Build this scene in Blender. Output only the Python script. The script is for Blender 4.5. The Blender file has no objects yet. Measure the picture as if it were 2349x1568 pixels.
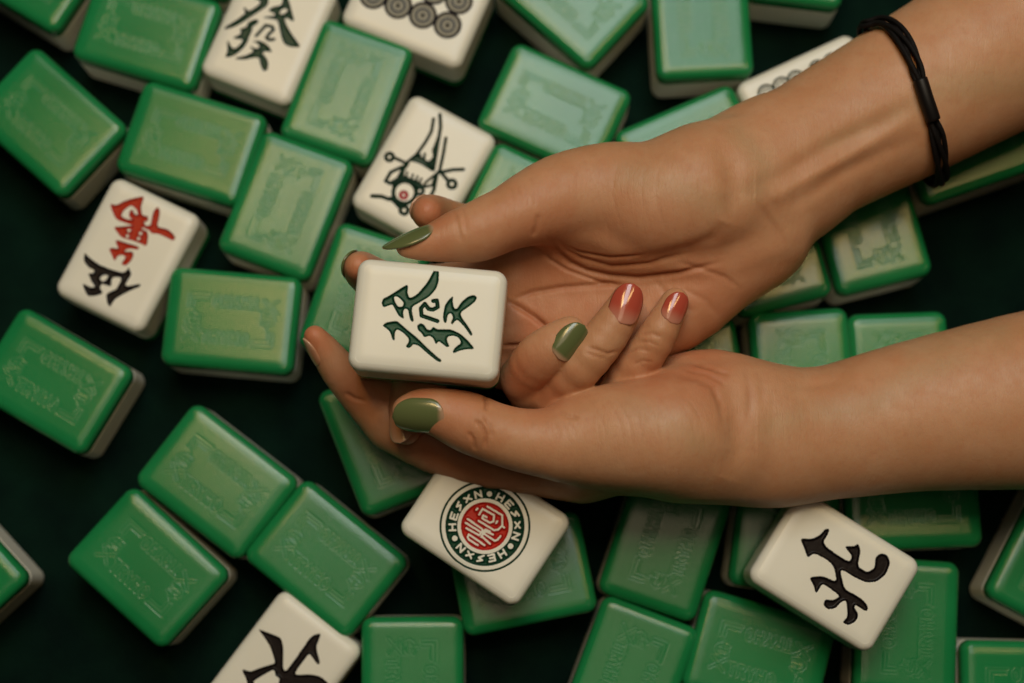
import bpy, bmesh, math, random
import numpy as np
import openvdb as vdb
from mathutils import Vector, Matrix
from mathutils.bvhtree import BVHTree
random.seed(7)
MM = 0.001
sc = bpy.context.scene
col = sc.collection

# ------------------------------------------------------------------ camera
W_, H_ = 2349.0, 1568.0            # working pixel grid used while measuring the photograph
LENS = 60.0
F = LENS / 36.0 * W_
TILT = math.radians(8.0)
CZ = 528.0
cam_d = bpy.data.cameras.new('camera'); cam = bpy.data.objects.new('camera', cam_d); col.objects.link(cam)
cam_d.lens = LENS; cam_d.sensor_width = 36; cam_d.clip_start = 0.01; cam_d.clip_end = 20
cam.location = (0, 0, CZ*MM); cam.rotation_euler = (TILT, 0, 0)
cam_d.dof.use_dof = True; cam_d.dof.focus_distance = 0.463; cam_d.dof.aperture_fstop = 5.6
sc.camera = cam
ct, st = math.cos(TILT), math.sin(TILT)
fw = np.array([0, st, -ct]); up = np.array([0, ct, st]); rt = np.array([1.0, 0, 0]); C0 = np.array([0, 0, CZ])

def at(px, py, z):
    """world point (mm) at height z seen at this spot of the photograph"""
    d = fw + rt*((px-W_/2)/F) + up*(-(py-H_/2)/F)
    t = (z-CZ)/d[2]
    return C0 + d*t
def scale_at(p):                    # mm per working pixel at world point p
    return float(np.dot(np.asarray(p)-C0, fw))/F
def proj(P):                        # (N,3) mm -> (N,2)
    Q = P-C0
    dd = Q@fw
    return np.stack([W_/2+F*(Q@rt)/dd, H_/2-F*(Q@up)/dd], 1)

# ------------------------------------------------------------------ helpers
def tag(o, label=None, cat=None, group=None, kind=None):
    if label: o['label'] = label
    if cat: o['category'] = cat
    if group: o['group'] = group
    if kind: o['kind'] = kind
def mesh_obj(name, verts, faces, mat, parent=None, smooth=True):
    me = bpy.data.meshes.new(name)
    me.from_pydata([tuple(v) for v in verts], [], faces)
    if smooth: me.shade_smooth()
    if mat: me.materials.append(mat)
    o = bpy.data.objects.new(name, me); col.objects.link(o)
    if parent: o.parent = parent
    return o
def np_mesh(name, V, Q, mat):
    """fast mesh from numpy verts and quads/tris (ndarray)"""
    me = bpy.data.meshes.new(name)
    V = np.asarray(V, np.float32); n = len(V); k = Q.shape[1]
    me.vertices.add(n); me.vertices.foreach_set('co', V.ravel())
    me.loops.add(Q.size); me.loops.foreach_set('vertex_index', Q.astype(np.int32).ravel())
    me.polygons.add(len(Q)); me.polygons.foreach_set('loop_start', np.arange(0, Q.size, k, dtype=np.int32))
    me.update(calc_edges=True); me.shade_smooth()
    if mat: me.materials.append(mat)
    return me
def empty(name, loc):
    o = bpy.data.objects.new(name, None); col.objects.link(o); o.location = loc; o.empty_display_size = 0.01
    return o

# ------------------------------------------------------------------ materials
def new_mat(name):
    m = bpy.data.materials.new(name); m.use_nodes = True
    return m, m.node_tree, m.node_tree.nodes['Principled BSDF']
def link(nt, a, b): nt.links.new(a, b)

def felt_mat():
    m, nt, b = new_mat('felt')
    tc = nt.nodes.new('ShaderNodeTexCoord')
    n1 = nt.nodes.new('ShaderNodeTexNoise'); n1.inputs['Scale'].default_value = 55; n1.inputs['Detail'].default_value = 5
    n2 = nt.nodes.new('ShaderNodeTexNoise'); n2.inputs['Scale'].default_value = 900; n2.inputs['Detail'].default_value = 3
    link(nt, tc.outputs['Object'], n1.inputs['Vector']); link(nt, tc.outputs['Object'], n2.inputs['Vector'])
    r = nt.nodes.new('ShaderNodeValToRGB'); r.color_ramp.elements[0].position = .35; r.color_ramp.elements[1].position = .7
    r.color_ramp.elements[0].color = (.0014, .0075, .0060, 1); r.color_ramp.elements[1].color = (.0028, .0150, .0095, 1)
    link(nt, n1.outputs['Fac'], r.inputs[0]); link(nt, r.outputs[0], b.inputs['Base Color'])
    bp = nt.nodes.new('ShaderNodeBump'); bp.inputs['Strength'].default_value = .6; bp.inputs['Distance'].default_value = .0006
    link(nt, n2.outputs['Fac'], bp.inputs['Height']); link(nt, bp.outputs[0], b.inputs['Normal'])
    b.inputs['Roughness'].default_value = .95; b.inputs['Specular IOR Level'].default_value = .06
    b.inputs['Sheen Weight'].default_value = .04; b.inputs['Sheen Tint'].default_value = (.1, .5, .3, 1)
    return m

def cream_mat():
    m, nt, b = new_mat('cream_plastic')
    tc = nt.nodes.new('ShaderNodeTexCoord')
    n = nt.nodes.new('ShaderNodeTexNoise'); n.inputs['Scale'].default_value = 60; n.inputs['Detail'].default_value = 3
    link(nt, tc.outputs['Object'], n.inputs['Vector'])
    r = nt.nodes.new('ShaderNodeValToRGB'); r.color_ramp.elements[0].position = .3; r.color_ramp.elements[1].position = .7
    r.color_ramp.elements[0].color = (.76, .755, .665, 1); r.color_ramp.elements[1].color = (.80, .795, .71, 1)
    link(nt, n.outputs['Fac'], r.inputs[0]); link(nt, r.outputs[0], b.inputs['Base Color'])
    b.inputs['Roughness'].default_value = .32; b.inputs['Specular IOR Level'].default_value = .4
    b.inputs['Subsurface Weight'].default_value = .06; b.inputs['Subsurface Radius'].default_value = (1, .8, .5)
    b.inputs['Subsurface Scale'].default_value = .002
    return m

def green_mat():
    m, nt, b = new_mat('green_plastic')
    tc = nt.nodes.new('ShaderNodeTexCoord')
    sep = nt.nodes.new('ShaderNodeSeparateXYZ'); link(nt, tc.outputs['Object'], sep.inputs[0])
    n = nt.nodes.new('ShaderNodeTexNoise'); n.inputs['Scale'].default_value = 45; n.inputs['Detail'].default_value = 3
    oi = nt.nodes.new('ShaderNodeObjectInfo')
    add = nt.nodes.new('ShaderNodeVectorMath'); add.operation = 'ADD'
    link(nt, tc.outputs['Object'], add.inputs[0]); link(nt, oi.outputs['Location'], add.inputs[1])
    link(nt, add.outputs[0], n.inputs['Vector'])
    r = nt.nodes.new('ShaderNodeValToRGB'); r.color_ramp.elements[0].position = .3; r.color_ramp.elements[1].position = .7
    r.color_ramp.elements[0].color = (.010, .200, .058, 1); r.color_ramp.elements[1].color = (.015, .235, .074, 1)
    link(nt, n.outputs['Fac'], r.inputs[0]); link(nt, r.outputs[0], b.inputs['Base Color'])
    # fine milled ridges parallel to the long side
    ms = nt.nodes.new('ShaderNodeMath'); ms.operation = 'MULTIPLY'; ms.inputs[1].default_value = 2*math.pi/.00062
    link(nt, sep.outputs['Y'], ms.inputs[0])
    sn = nt.nodes.new('ShaderNodeMath'); sn.operation = 'SINE'; link(nt, ms.outputs[0], sn.inputs[0])
    bp = nt.nodes.new('ShaderNodeBump'); bp.inputs['Strength'].default_value = .22; bp.inputs['Distance'].default_value = .00005
    link(nt, sn.outputs[0], bp.inputs['Height']); link(nt, bp.outputs[0], b.inputs['Normal'])
    ma = nt.nodes.new('ShaderNodeAttribute'); ma.attribute_name = 'matte'      # the stamped grooves are left unpolished
    mr = nt.nodes.new('ShaderNodeMapRange'); mr.inputs['To Min'].default_value = .17; mr.inputs['To Max'].default_value = .30
    link(nt, ma.outputs['Fac'], mr.inputs['Value']); link(nt, mr.outputs[0], b.inputs['Roughness'])
    b.inputs['Specular IOR Level'].default_value = .46
    b.inputs['Subsurface Weight'].default_value = .25; b.inputs['Subsurface Radius'].default_value = (.3, 1, .5)
    b.inputs['Subsurface Scale'].default_value = .0022
    return m

def paint_mat():
    m, nt, b = new_mat('engraving_paint')
    a = nt.nodes.new('ShaderNodeAttribute'); a.attribute_name = 'symbol_color'
    link(nt, a.outputs['Color'], b.inputs['Base Color'])
    tc = nt.nodes.new('ShaderNodeTexCoord')
    n = nt.nodes.new('ShaderNodeTexNoise'); n.inputs['Scale'].default_value = 900; n.inputs['Detail'].default_value = 3
    link(nt, tc.outputs['Object'], n.inputs['Vector'])
    bp = nt.nodes.new('ShaderNodeBump'); bp.inputs['Strength'].default_value = .3; bp.inputs['Distance'].default_value = .0002
    link(nt, n.outputs['Fac'], bp.inputs['Height']); link(nt, bp.outputs[0], b.inputs['Normal'])
    b.inputs['Roughness'].default_value = .28; b.inputs['Specular IOR Level'].default_value = .12
    return m

def skin_mat():
    m, nt, b = new_mat('skin')
    tc = nt.nodes.new('ShaderNodeTexCoord')
    def noise(scale, detail=4, dist=0.0, vec=None):
        n = nt.nodes.new('ShaderNodeTexNoise'); n.inputs['Scale'].default_value = scale
        n.inputs['Detail'].default_value = detail; n.inputs['Distortion'].default_value = dist
        link(nt, vec or tc.outputs['Object'], n.inputs['Vector']); return n
    def mix(fac, a_, b_, blend='MIX'):
        mx = nt.nodes.new('ShaderNodeMix'); mx.data_type = 'RGBA'; mx.blend_type = blend
        if isinstance(fac, float): mx.inputs['Factor'].default_value = fac
        else: link(nt, fac, mx.inputs['Factor'])
        for s, v in (('A', a_), ('B', b_)):
            sock = [i for i in mx.inputs if i.name == s and i.type == 'RGBA'][0]
            if isinstance(v, tuple): sock.default_value = v
            else: link(nt, v, sock)
        return [o for o in mx.outputs if o.type == 'RGBA'][0]
    def ramp(src, p0, p1, c0, c1):
        r = nt.nodes.new('ShaderNodeValToRGB'); r.color_ramp.elements[0].position = p0; r.color_ramp.elements[1].position = p1
        r.color_ramp.elements[0].color = (c0, c0, c0, 1); r.color_ramp.elements[1].color = (c1, c1, c1, 1)
        link(nt, src, r.inputs[0]); return r.outputs[0]
    big = noise(38, 4, .6); mid = noise(210, 4, .4); fine = noise(1500, 3)
    base = mix(ramp(big.outputs['Fac'], .36, .66, 0, 1), (.545, .292, .160, 1), (.49, .245, .122, 1))
    base = mix(ramp(mid.outputs['Fac'], .42, .72, 0, .45), base, (.52, .225, .105, 1))
    at_ = nt.nodes.new('ShaderNodeAttribute'); at_.attribute_name = 'flush'
    sp = nt.nodes.new('ShaderNodeSeparateColor'); link(nt, at_.outputs['Color'], sp.inputs[0])
    base = mix(sp.outputs[0], base, (.46, .130, .056, 1))        # redder skin of palm and fingertips, darkened further to paint in palm shading
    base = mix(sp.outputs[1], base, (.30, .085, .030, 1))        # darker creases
    base = mix(sp.outputs[2], base, (.40, .30, .165, 1))         # greenish veins
    fr = ramp(fine.outputs['Fac'], .30, .42, 1, 0)
    base = mix(ramp(noise(620, 3).outputs['Fac'], .5, .75, 0, .30), base, (.44, .19, .095, 1))
    base = mix(ramp(noise(120, 3, .5).outputs['Fac'], .45, .7, 0, .30), base, (.60, .345, .20, 1))
    link(nt, base, b.inputs['Base Color'])
    # leathery cross-hatched micro relief, drawn in skin space
    mp = nt.nodes.new('ShaderNodeMapping'); mp.inputs['Scale'].default_value = (1.0, .38, 1.0); mp.inputs['Rotation'].default_value = (0, 0, .35)
    link(nt, tc.outputs['Object'], mp.inputs['Vector'])
    v1 = nt.nodes.new('ShaderNodeTexVoronoi'); v1.feature = 'DISTANCE_TO_EDGE'; v1.inputs['Scale'].default_value = 1300
    link(nt, mp.outputs[0], v1.inputs['Vector'])
    w1 = noise(330, 5, 1.2, mp.outputs[0])
    r1 = ramp(v1.outputs['Distance'], 0.0, .12, 0, 1)
    b1 = nt.nodes.new('ShaderNodeBump'); b1.inputs['Strength'].default_value = .3; b1.inputs['Distance'].default_value = .00007
    link(nt, r1, b1.inputs['Height'])
    b2 = nt.nodes.new('ShaderNodeBump'); b2.inputs['Strength'].default_value = .3; b2.inputs['Distance'].default_value = .00016
    link(nt, w1.outputs['Fac'], b2.inputs['Height']); link(nt, b1.outputs[0], b2.inputs['Normal'])
    mp3 = nt.nodes.new('ShaderNodeMapping'); mp3.inputs['Scale'].default_value = (1.0, .16, .5); mp3.inputs['Rotation'].default_value = (0, 0, -.25)
    link(nt, tc.outputs['Object'], mp3.inputs['Vector'])
    ln = noise(750, 3, .5, mp3.outputs[0]); lr = ramp(ln.outputs['Fac'], .40, .52, 0, 1)
    b3 = nt.nodes.new('ShaderNodeBump'); b3.inputs['Strength'].default_value = .2; b3.inputs['Distance'].default_value = .00012
    link(nt, lr, b3.inputs['Height']); link(nt, b2.outputs[0], b3.inputs['Normal'])
    link(nt, b3.outputs[0], b.inputs['Normal'])
    rr = ramp(mid.outputs['Fac'], .3, .7, .42, .56); link(nt, rr, b.inputs['Roughness'])
    b.inputs['Specular IOR Level'].default_value = .38
    b.inputs['Subsurface Weight'].default_value = .2
    b.inputs['Subsurface Radius'].default_value = (1.0, .36, .16); b.inputs['Subsurface Scale'].default_value = .0035
    return m

def nail_mat(name, c0, c1, p0=0., p1=1., rough=.2, alpha=1.0):
    """lacquer colour from the cuticle (c0) to the free edge (c1)"""
    m, nt, b = new_mat(name)
    a = nt.nodes.new('ShaderNodeAttribute'); a.attribute_name = 'along'
    r = nt.nodes.new('ShaderNodeValToRGB'); r.color_ramp.interpolation = 'EASE'
    r.color_ramp.elements[0].position = p0; r.color_ramp.elements[1].position = p1
    r.color_ramp.elements[0].color = (*c0, 1); r.color_ramp.elements[1].color = (*c1, 1)
    link(nt, a.outputs['Fac'], r.inputs[0]); link(nt, r.outputs[0], b.inputs['Base Color'])
    b.inputs['Roughness'].default_value = rough; b.inputs['Specular IOR Level'].default_value = .6
    b.inputs['Coat Weight'].default_value = .25; b.inputs['Coat Roughness'].default_value = .06
    return m

def plain(name, c, rough=.5, spec=.4):
    m, nt, b = new_mat(name); b.inputs['Base Color'].default_value = (*c, 1)
    b.inputs['Roughness'].default_value = rough; b.inputs['Specular IOR Level'].default_value = spec
    return m
def cord_mat():
    m, nt, b = new_mat('black_cord')
    tc = nt.nodes.new('ShaderNodeTexCoord')
    w = nt.nodes.new('ShaderNodeTexNoise'); w.inputs['Scale'].default_value = 1400
    link(nt, tc.outputs['Object'], w.inputs['Vector'])
    bp = nt.nodes.new('ShaderNodeBump'); bp.inputs['Strength'].default_value = .6; bp.inputs['Distance'].default_value = .0003
    link(nt, w.outputs['Fac'], bp.inputs['Height']); link(nt, bp.outputs[0], b.inputs['Normal'])
    b.inputs['Base Color'].default_value = (.005, .004, .004, 1); b.inputs['Roughness'].default_value = .7
    b.inputs['Specular IOR Level'].default_value = .18
    return m

M_FELT, M_CREAM, M_GREEN, M_PAINT, M_SKIN = felt_mat(), cream_mat(), green_mat(), paint_mat(), skin_mat()
M_NGREEN = nail_mat('olive_nail_lacquer', (.42, .26, .16), (.115, .14, .052), .05, .17)
M_NRED = nail_mat('red_nail_lacquer', (.50, .21, .14), (.44, .075, .045), .05, .48, .13)
M_NNUDE = nail_mat('clear_nail', (.48, .23, .13), (.50, .30, .20), .5, .95, .2)
M_CORD = cord_mat(); M_SLEEVE = plain('black_sleeve', (.006, .005, .005), .45, .25)

# ------------------------------------------------------------------ table cloth
g = 1.1
fl = mesh_obj('table_cloth', [(-g, -g, 0), (g, -g, 0), (g, g, 0), (-g, g, 0)], [(0, 1, 2, 3)], M_FELT, smooth=False)
fl.name = 'ground'; tag(fl, kind='structure')

# ------------------------------------------------------------------ tiles
TL, TW, TH = 40.0, 30.0, 23.0      # long side, short side, thickness (mm)
GB = 6.5                           # thickness of the green back
RC, RT = 3.4, 2.5                  # corner radius in plan, rounding of the top edges
A_END = math.radians(76); RI = RT*(1-math.cos(A_END)); DROP = .26   # where the rounding hands over to the slightly pillowed top

def rr_loop(hx, hy, r, n=7):
    pts = []
    r = max(r, .05)
    for cx, cy, a0 in ((hx-r, hy-r, 0), (-hx+r, hy-r, 90), (-hx+r, -hy+r, 180), (hx-r, -hy+r, 270)):
        for i in range(n+1):
            a = math.radians(a0+90*i/n); pts.append((cx+r*math.cos(a), cy+r*math.sin(a)))
    return pts
def slab(layers, cap_top=True, cap_bot=True):
    """layers: (inset, z) from the bottom to the top"""
    V, Fc = [], []
    n = None
    for ins, z in layers:
        lp = rr_loop(TL/2-ins, TW/2-ins, RC-ins)
        n = len(lp); V += [(x*MM, y*MM, z*MM) for x, y in lp]
    for k in range(len(layers)-1):
        for i in range(n):
            j = (i+1) % n
            Fc.append((k*n+i, k*n+j, (k+1)*n+j, (k+1)*n+i))
    if cap_bot: Fc.append(tuple(reversed(range(n))))
    if cap_top: Fc.append(tuple(range((len(layers)-1)*n, len(layers)*n)))
    return V, Fc
def arc_layers(z0, z1, r, top=True, n=6):
    out = []
    for i in range(n+1):
        a = math.pi/2*i/n
        if top:
            a = A_END*i/n
            out.append((r*(1-math.cos(a)), z1-DROP-r*math.sin(A_END)+r*math.sin(a)))
        else: out.append((r*(1-math.sin(a)), z0+r-r*math.cos(a)))
    return out
def top_grid(step, ins, zt):
    """dense flat cap (a rounded rectangle) as a regular grid"""
    hx, hy, r = TL/2-ins, TW/2-ins, max(RC-ins, .05)
    nx = int(round(2*hx/step)); ny = int(round(2*hy/step))
    X, Y = np.meshgrid(np.linspace(-hx, hx, nx+1), np.linspace(-hy, hy, ny+1), indexing='ij')
    ax, ay = np.abs(X)-(hx-r), np.abs(Y)-(hy-r)
    L = np.hypot(ax, ay); m = (ax > 0) & (ay > 0) & (L > r)
    s = np.where(m, r/np.maximum(L, 1e-9), 1)
    X = np.where(m, np.sign(X)*((hx-r)+ax*s), X); Y = np.where(m, np.sign(Y)*((hy-r)+ay*s), Y)
    I = np.arange((nx+1)*(ny+1)).reshape(nx+1, ny+1)
    Q = np.stack([I[:-1, :-1], I[1:, :-1], I[1:, 1:], I[:-1, 1:]], -1).reshape(-1, 4)
    return X.ravel(), Y.ravel(), Q
def seg_dist(X, Y, a, b):
    ax, ay = a; bx, by = b; dx, dy = bx-ax, by-ay
    t = np.clip(((X-ax)*dx+(Y-ay)*dy)/max(dx*dx+dy*dy, 1e-9), 0, 1)
    return np.hypot(X-ax-t*dx, Y-ay-t*dy)
def stroke_dist(X, Y, strokes):
    d = np.full(X.shape, 99.)
    for s in strokes:
        for a, b in zip(s[:-1], s[1:]):
            d = np.minimum(d, seg_dist(X, Y, a, b))
    return d
def poly_sd(X, Y, P):
    """signed distance, positive inside"""
    d = np.full(X.shape, 99.); ins = np.zeros(X.shape, bool)
    n = len(P)
    for i in range(n):
        a, b = P[i], P[(i+1) % n]
        d = np.minimum(d, seg_dist(X, Y, a, b))
        if a[1] != b[1]:
            c = ((a[1] > Y) != (b[1] > Y)) & (X < (b[0]-a[0])*(Y-a[1])/(b[1]-a[1])+a[0])
            ins ^= c
    return np.where(ins, d, -d)
def smooth_poly(P, it=2):
    """Chaikin corner cutting keeps brush shapes round"""
    for _ in range(it):
        Q = []
        for i in range(len(P)):
            a, b = P[i], P[(i+1) % len(P)]
            Q += [(a[0]*.82+b[0]*.18, a[1]*.82+b[1]*.18), (a[0]*.18+b[0]*.82, a[1]*.18+b[1]*.82)]
        P = Q
    return P

# letters as strokes in a 1 x 1.3 box
GL = {'T': [[(0, 1.3), (1, 1.3)], [(.5, 1.3), (.5, 0)]],
      'R': [[(0, 0), (0, 1.3), (.7, 1.3), (1, 1.05), (.7, .7), (0, .7)], [(.45, .7), (1, 0)]],
      'Y': [[(0, 1.3), (.5, .65), (1, 1.3)], [(.5, .65), (.5, 0)]],
      'H': [[(0, 0), (0, 1.3)], [(1, 0), (1, 1.3)], [(0, .65), (1, .65)]],
      'O': [[(.5, 0), (.12, .25), (0, .65), (.12, 1.05), (.5, 1.3), (.88, 1.05), (1, .65), (.88, .25), (.5, 0)]],
      'N': [[(0, 0), (0, 1.3), (1, 0), (1, 1.3)]],
      'E': [[(1, 1.3), (0, 1.3), (0, 0), (1, 0)], [(0, .65), (.8, .65)]],
      'S': [[(1, 1.3), (.15, 1.0), (.8, .55), (0, 0)]],
      'x': [[(0, .15), (1, 1.15)], [(0, 1.15), (1, .15)]],
      'e': [[(1, .1), (.6, -.05), (.15, .15), (0, .6), (.2, 1.1), (.6, 1.3), (1, 1.15)], [(0, .62), (.95, .62)], [(.55, 1.6), (.55, .62)]]}
def letters(txt, x0, y0, w, h, pitch):
    out = []
    for i, c in enumerate(txt):
        for s in GL[c]:
            out.append([(x0+i*pitch+a*w, y0+b*h/1.3) for a, b in s])
    return out
half = letters('TRYHO', -8.0, -7.1, 1.85, 3.3, 2.9)
half += letters('e', -13.2, -2.4, 3.9, 3.3, 3)
half += letters('x', -13.6, -7.4, 4.3, 4.7, 3)
half += [[(7.0, -7.1), (12.9, -7.1), (12.9, -3.0)], [(7.6, -5.9), (11.7, -5.9), (11.7, -3.0)]]
BACK = half + [[(-a, -b) for a, b in s] for s in half]

def sst(x): x = np.clip(x, 0, 1); return x*x*(3-2*x)

def pillow(X, Y):
    cx = np.clip(1-(TL/2-RI-np.abs(X))/2.8, 0, 1); cy = np.clip(1-(TW/2-RI-np.abs(Y))/2.8, 0, 1)
    return DROP*np.clip((cx**3+cy**3)**(1/3), 0, 1)**2.4

# shared mesh of the green back (top-facing when the tile lies face down); local z = 0 at table
def build_back_up():
    lay = [(1.1, TH-GB), (.35, TH-GB+.15), (.06, TH-GB+.5), (0, TH-GB+.9), (0, TH-GB+1.1)] + arc_layers(0, TH, RT, True)
    V, Fc = slab(lay, cap_top=False, cap_bot=True)
    X, Y, Q = top_grid(.13, RI, TH)
    d = stroke_dist(X, Y, BACK)
    ring = sst((.68-d)/.10)*sst((d-.24)/.10)
    # the top is very slightly domed
    Z = TH - pillow(X, Y) - .034*ring
    n0 = len(V)
    V2 = np.concatenate([np.array(V), np.stack([X*MM, Y*MM, Z*MM], 1)])
    me = bpy.data.meshes.new('tile_back')
    me.from_pydata(V2.tolist(), [], Fc + (Q+n0).tolist()); me.shade_smooth(); me.materials.append(M_GREEN)
    a = me.attributes.new('matte', 'FLOAT', 'POINT'); a.data.foreach_set('value', np.concatenate([np.zeros(n0), ring]).astype(np.float32))
    return me
def build_body_down():
    V, Fc = slab(arc_layers(0, 0, RT, False)+[(0, RT+.3), (0, TH-GB-1.3), (0, TH-GB-1.0), (.06, TH-GB-.6), (.35, TH-GB-.25), (1.1, TH-GB-.05)])
    me = bpy.data.meshes.new('tile_body'); me.from_pydata(V, [], Fc); me.shade_smooth(); me.materials.append(M_CREAM)
    return me
def build_back_down():
    V, Fc = slab(arc_layers(0, 0, RT, False)+[(0, RT+.3), (0, GB-1.3), (0, GB-1.0), (.06, GB-.6), (.35, GB-.25), (1.1, GB-.05)])
    me = bpy.data.meshes.new('tile_back_under'); me.from_pydata(V, [], Fc); me.shade_smooth(); me.materials.append(M_GREEN)
    return me
ME_BACK, ME_BODY, ME_BACK_UNDER = build_back_up(), build_body_down(), build_back_down()

def body_up(sym, step=.14, rt_=RT):
    """cream body whose face carries the engraving; returns body mesh and painted engraving mesh
    sym: list of (kind, data, pigment) in tile mm"""
    lay = [(1.1, GB), (.35, GB+.15), (.06, GB+.5), (0, GB+.9), (0, GB+1.2), (0, TH-DROP-RT-.4)] + arc_layers(0, TH, rt_, True)
    V, Fc = slab(lay, cap_top=False, cap_bot=True)
    X, Y, Q = top_grid(step, RI, TH)
    best = np.full(X.shape, -99.); edge_col = np.zeros(X.shape+(3,)); middle_col = np.zeros(X.shape+(3,))
    for kind, data, c, c2 in sym:
        if kind == 'poly': s = poly_sd(X, Y, data)
        elif kind == 'hole':
            s = poly_sd(X, Y, data); best = np.minimum(best, -s); continue
        elif kind == 'stroke': s = data[1]-stroke_dist(X, Y, data[0])
        elif kind == 'cut': s = data[1]-stroke_dist(X, Y, data[0]); best = np.minimum(best, -s); continue
        elif kind == 'ring': s = data[3]/2-np.abs(np.hypot(X-data[0], Y-data[1])-data[2])
        elif kind == 'disc': s = data[2]-np.hypot(X-data[0], Y-data[1])
        elif kind == 'nodisc':
            s = data[2]-np.hypot(X-data[0], Y-data[1]); best = np.minimum(best, -s); continue
        m = s > np.maximum(best, -.3)
        edge_col[m] = c; middle_col[m] = c2
        best = np.maximum(best, s)
    dep = .55*sst((best+.10)/.85)
    Z = TH - pillow(X, Y) - dep
    n0 = len(V)
    V2 = np.concatenate([np.array(V), np.stack([X*MM, Y*MM, Z*MM], 1)])
    me = bpy.data.meshes.new('tile_body')
    me.from_pydata(V2.tolist(), [], Fc + (Q+n0).tolist()); me.shade_smooth(); me.materials.append(M_CREAM)
    bq = best[Q].mean(1)
    qs = Q[bq > 0]
    if len(qs) == 0: return me, None
    used, inv = np.unique(qs, return_inverse=True); qs = inv.reshape(qs.shape)
    P = np.stack([X*MM, Y*MM, (Z+.035)*MM], 1)[used]
    m2 = np_mesh('engraving', P, qs, M_PAINT)
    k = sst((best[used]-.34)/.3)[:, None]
    cc = edge_col[used]*(1-k)+middle_col[used]*k
    a = m2.color_attributes.new('symbol_color', 'FLOAT_COLOR', 'POINT')
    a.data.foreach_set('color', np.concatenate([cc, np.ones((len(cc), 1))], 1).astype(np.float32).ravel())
    return me, m2

def tile_frame(cx, cy, adeg, zbot):
    zt = zbot+TH
    c = at(cx, cy, zt)
    a = math.radians(adeg)
    e = at(cx+50*math.cos(a), cy+50*math.sin(a), zt)-c
    ang = math.atan2(e[1], e[0])
    return c, ang
def to_local(pts, fr, zt):
    c, ang = fr; ca, sa = math.cos(ang), math.sin(ang)
    out = []
    for px, py in pts:
        q = at(px, py, zt)-c
        out.append((q[0]*ca+q[1]*sa, -q[0]*sa+q[1]*ca))
    return out

def make_tile(cx, cy, adeg, label, group, zbot=0.0, sym=None, tiltx=0, flip=False, step=.14):
    fr = tile_frame(cx, cy, adeg, zbot)
    c, ang = fr
    o = empty('mahjong_tile', (c[0]*MM, c[1]*MM, zbot*MM)); o.rotation_euler = (0, 0, ang + (math.pi if flip else 0))
    tag(o, label, 'mahjong tile', group)
    if sym is None:
        b = bpy.data.objects.new('tile_body', ME_BODY); k = bpy.data.objects.new('tile_back', ME_BACK)
        for q in (b, k): col.objects.link(q); q.parent = o
    else:
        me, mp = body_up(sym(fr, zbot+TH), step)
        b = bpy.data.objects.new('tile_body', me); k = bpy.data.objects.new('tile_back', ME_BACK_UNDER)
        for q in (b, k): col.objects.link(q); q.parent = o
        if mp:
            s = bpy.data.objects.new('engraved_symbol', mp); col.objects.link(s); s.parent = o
    return o

# engraving colours: (edge, middle), blended by distance from the stroke edge
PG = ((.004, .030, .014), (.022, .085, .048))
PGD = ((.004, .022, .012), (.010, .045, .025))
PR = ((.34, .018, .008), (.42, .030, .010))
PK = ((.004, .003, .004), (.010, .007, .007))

def zpts(P, k, ox, oy): return [(x*k+ox, y*k+oy) for x, y in P]

def sym_held(fr, zt):
    k, ox, oy = .4167, 672.9, 397.6
    A = [(485,715),(495,690),(520,680),(625,613),(632,625),(628,660),(640,690),(680,670),(740,600),(775,530),(790,513),(802,540),(800,600),(785,640),(750,680),(700,710),(655,735),(652,760),(664,815),(652,820),(640,800),(632,752),(614,745),(603,765),(610,805),(580,787),(560,750),(545,722),(520,732),(495,740)]
    Ah = [(553,680),(575,680),(608,712),(602,735),(577,737),(560,710)]
    C = [(823,790),(833,730),(853,700),(880,675),(877,710),(885,745),(900,748),(925,710),(960,680),(995,670),(1012,685),(1000,710),(960,740),(930,760),(920,775),(930,800),(960,840),(987,885),(980,899),(965,880),(940,845),(905,808),(890,815),(875,835),(866,825),(880,795),(868,770),(850,780),(842,828),(828,822)]
    D = [(490,840),(510,822),(570,813),(590,830),(630,865),(680,905),(740,965),(790,1010),(817,1030),(810,1042),(790,1035),(740,995),(690,950),(660,942),(650,955),(635,965),(618,955),(635,930),(635,910),(600,875),(570,860),(558,880),(558,922),(545,917),(533,875),(515,858)]
    E = [(680,840),(700,826),(720,835),(735,860),(755,865),(770,845),(790,860),(830,860),(870,861),(920,885),(965,925),(1000,970),(950,970),(910,980),(885,992),(876,985),(890,960),(925,935),(910,905),(880,895),(850,900),(845,920),(860,955),(845,960),(820,940),(800,925),(785,945),(770,910),(750,895),(720,905),(705,880),(686,865)]
    B = [[(770,704),(790,702),(795,738),(768,752),(745,748),(724,720),(702,745),(706,785),(793,815)]]
    L = lambda P: to_local(smooth_poly(zpts(P, k, ox, oy), 2), fr, zt)
    out = [('poly', L(A), *PG), ('hole', L(Ah), *PG), ('poly', L(C), *PG), ('poly', L(D), *PG), ('poly', L(E), *PG)]
    out.append(('stroke', ([to_local(zpts(s, k, ox, oy), fr, zt) for s in B], .55), *PG))
    return out
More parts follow.
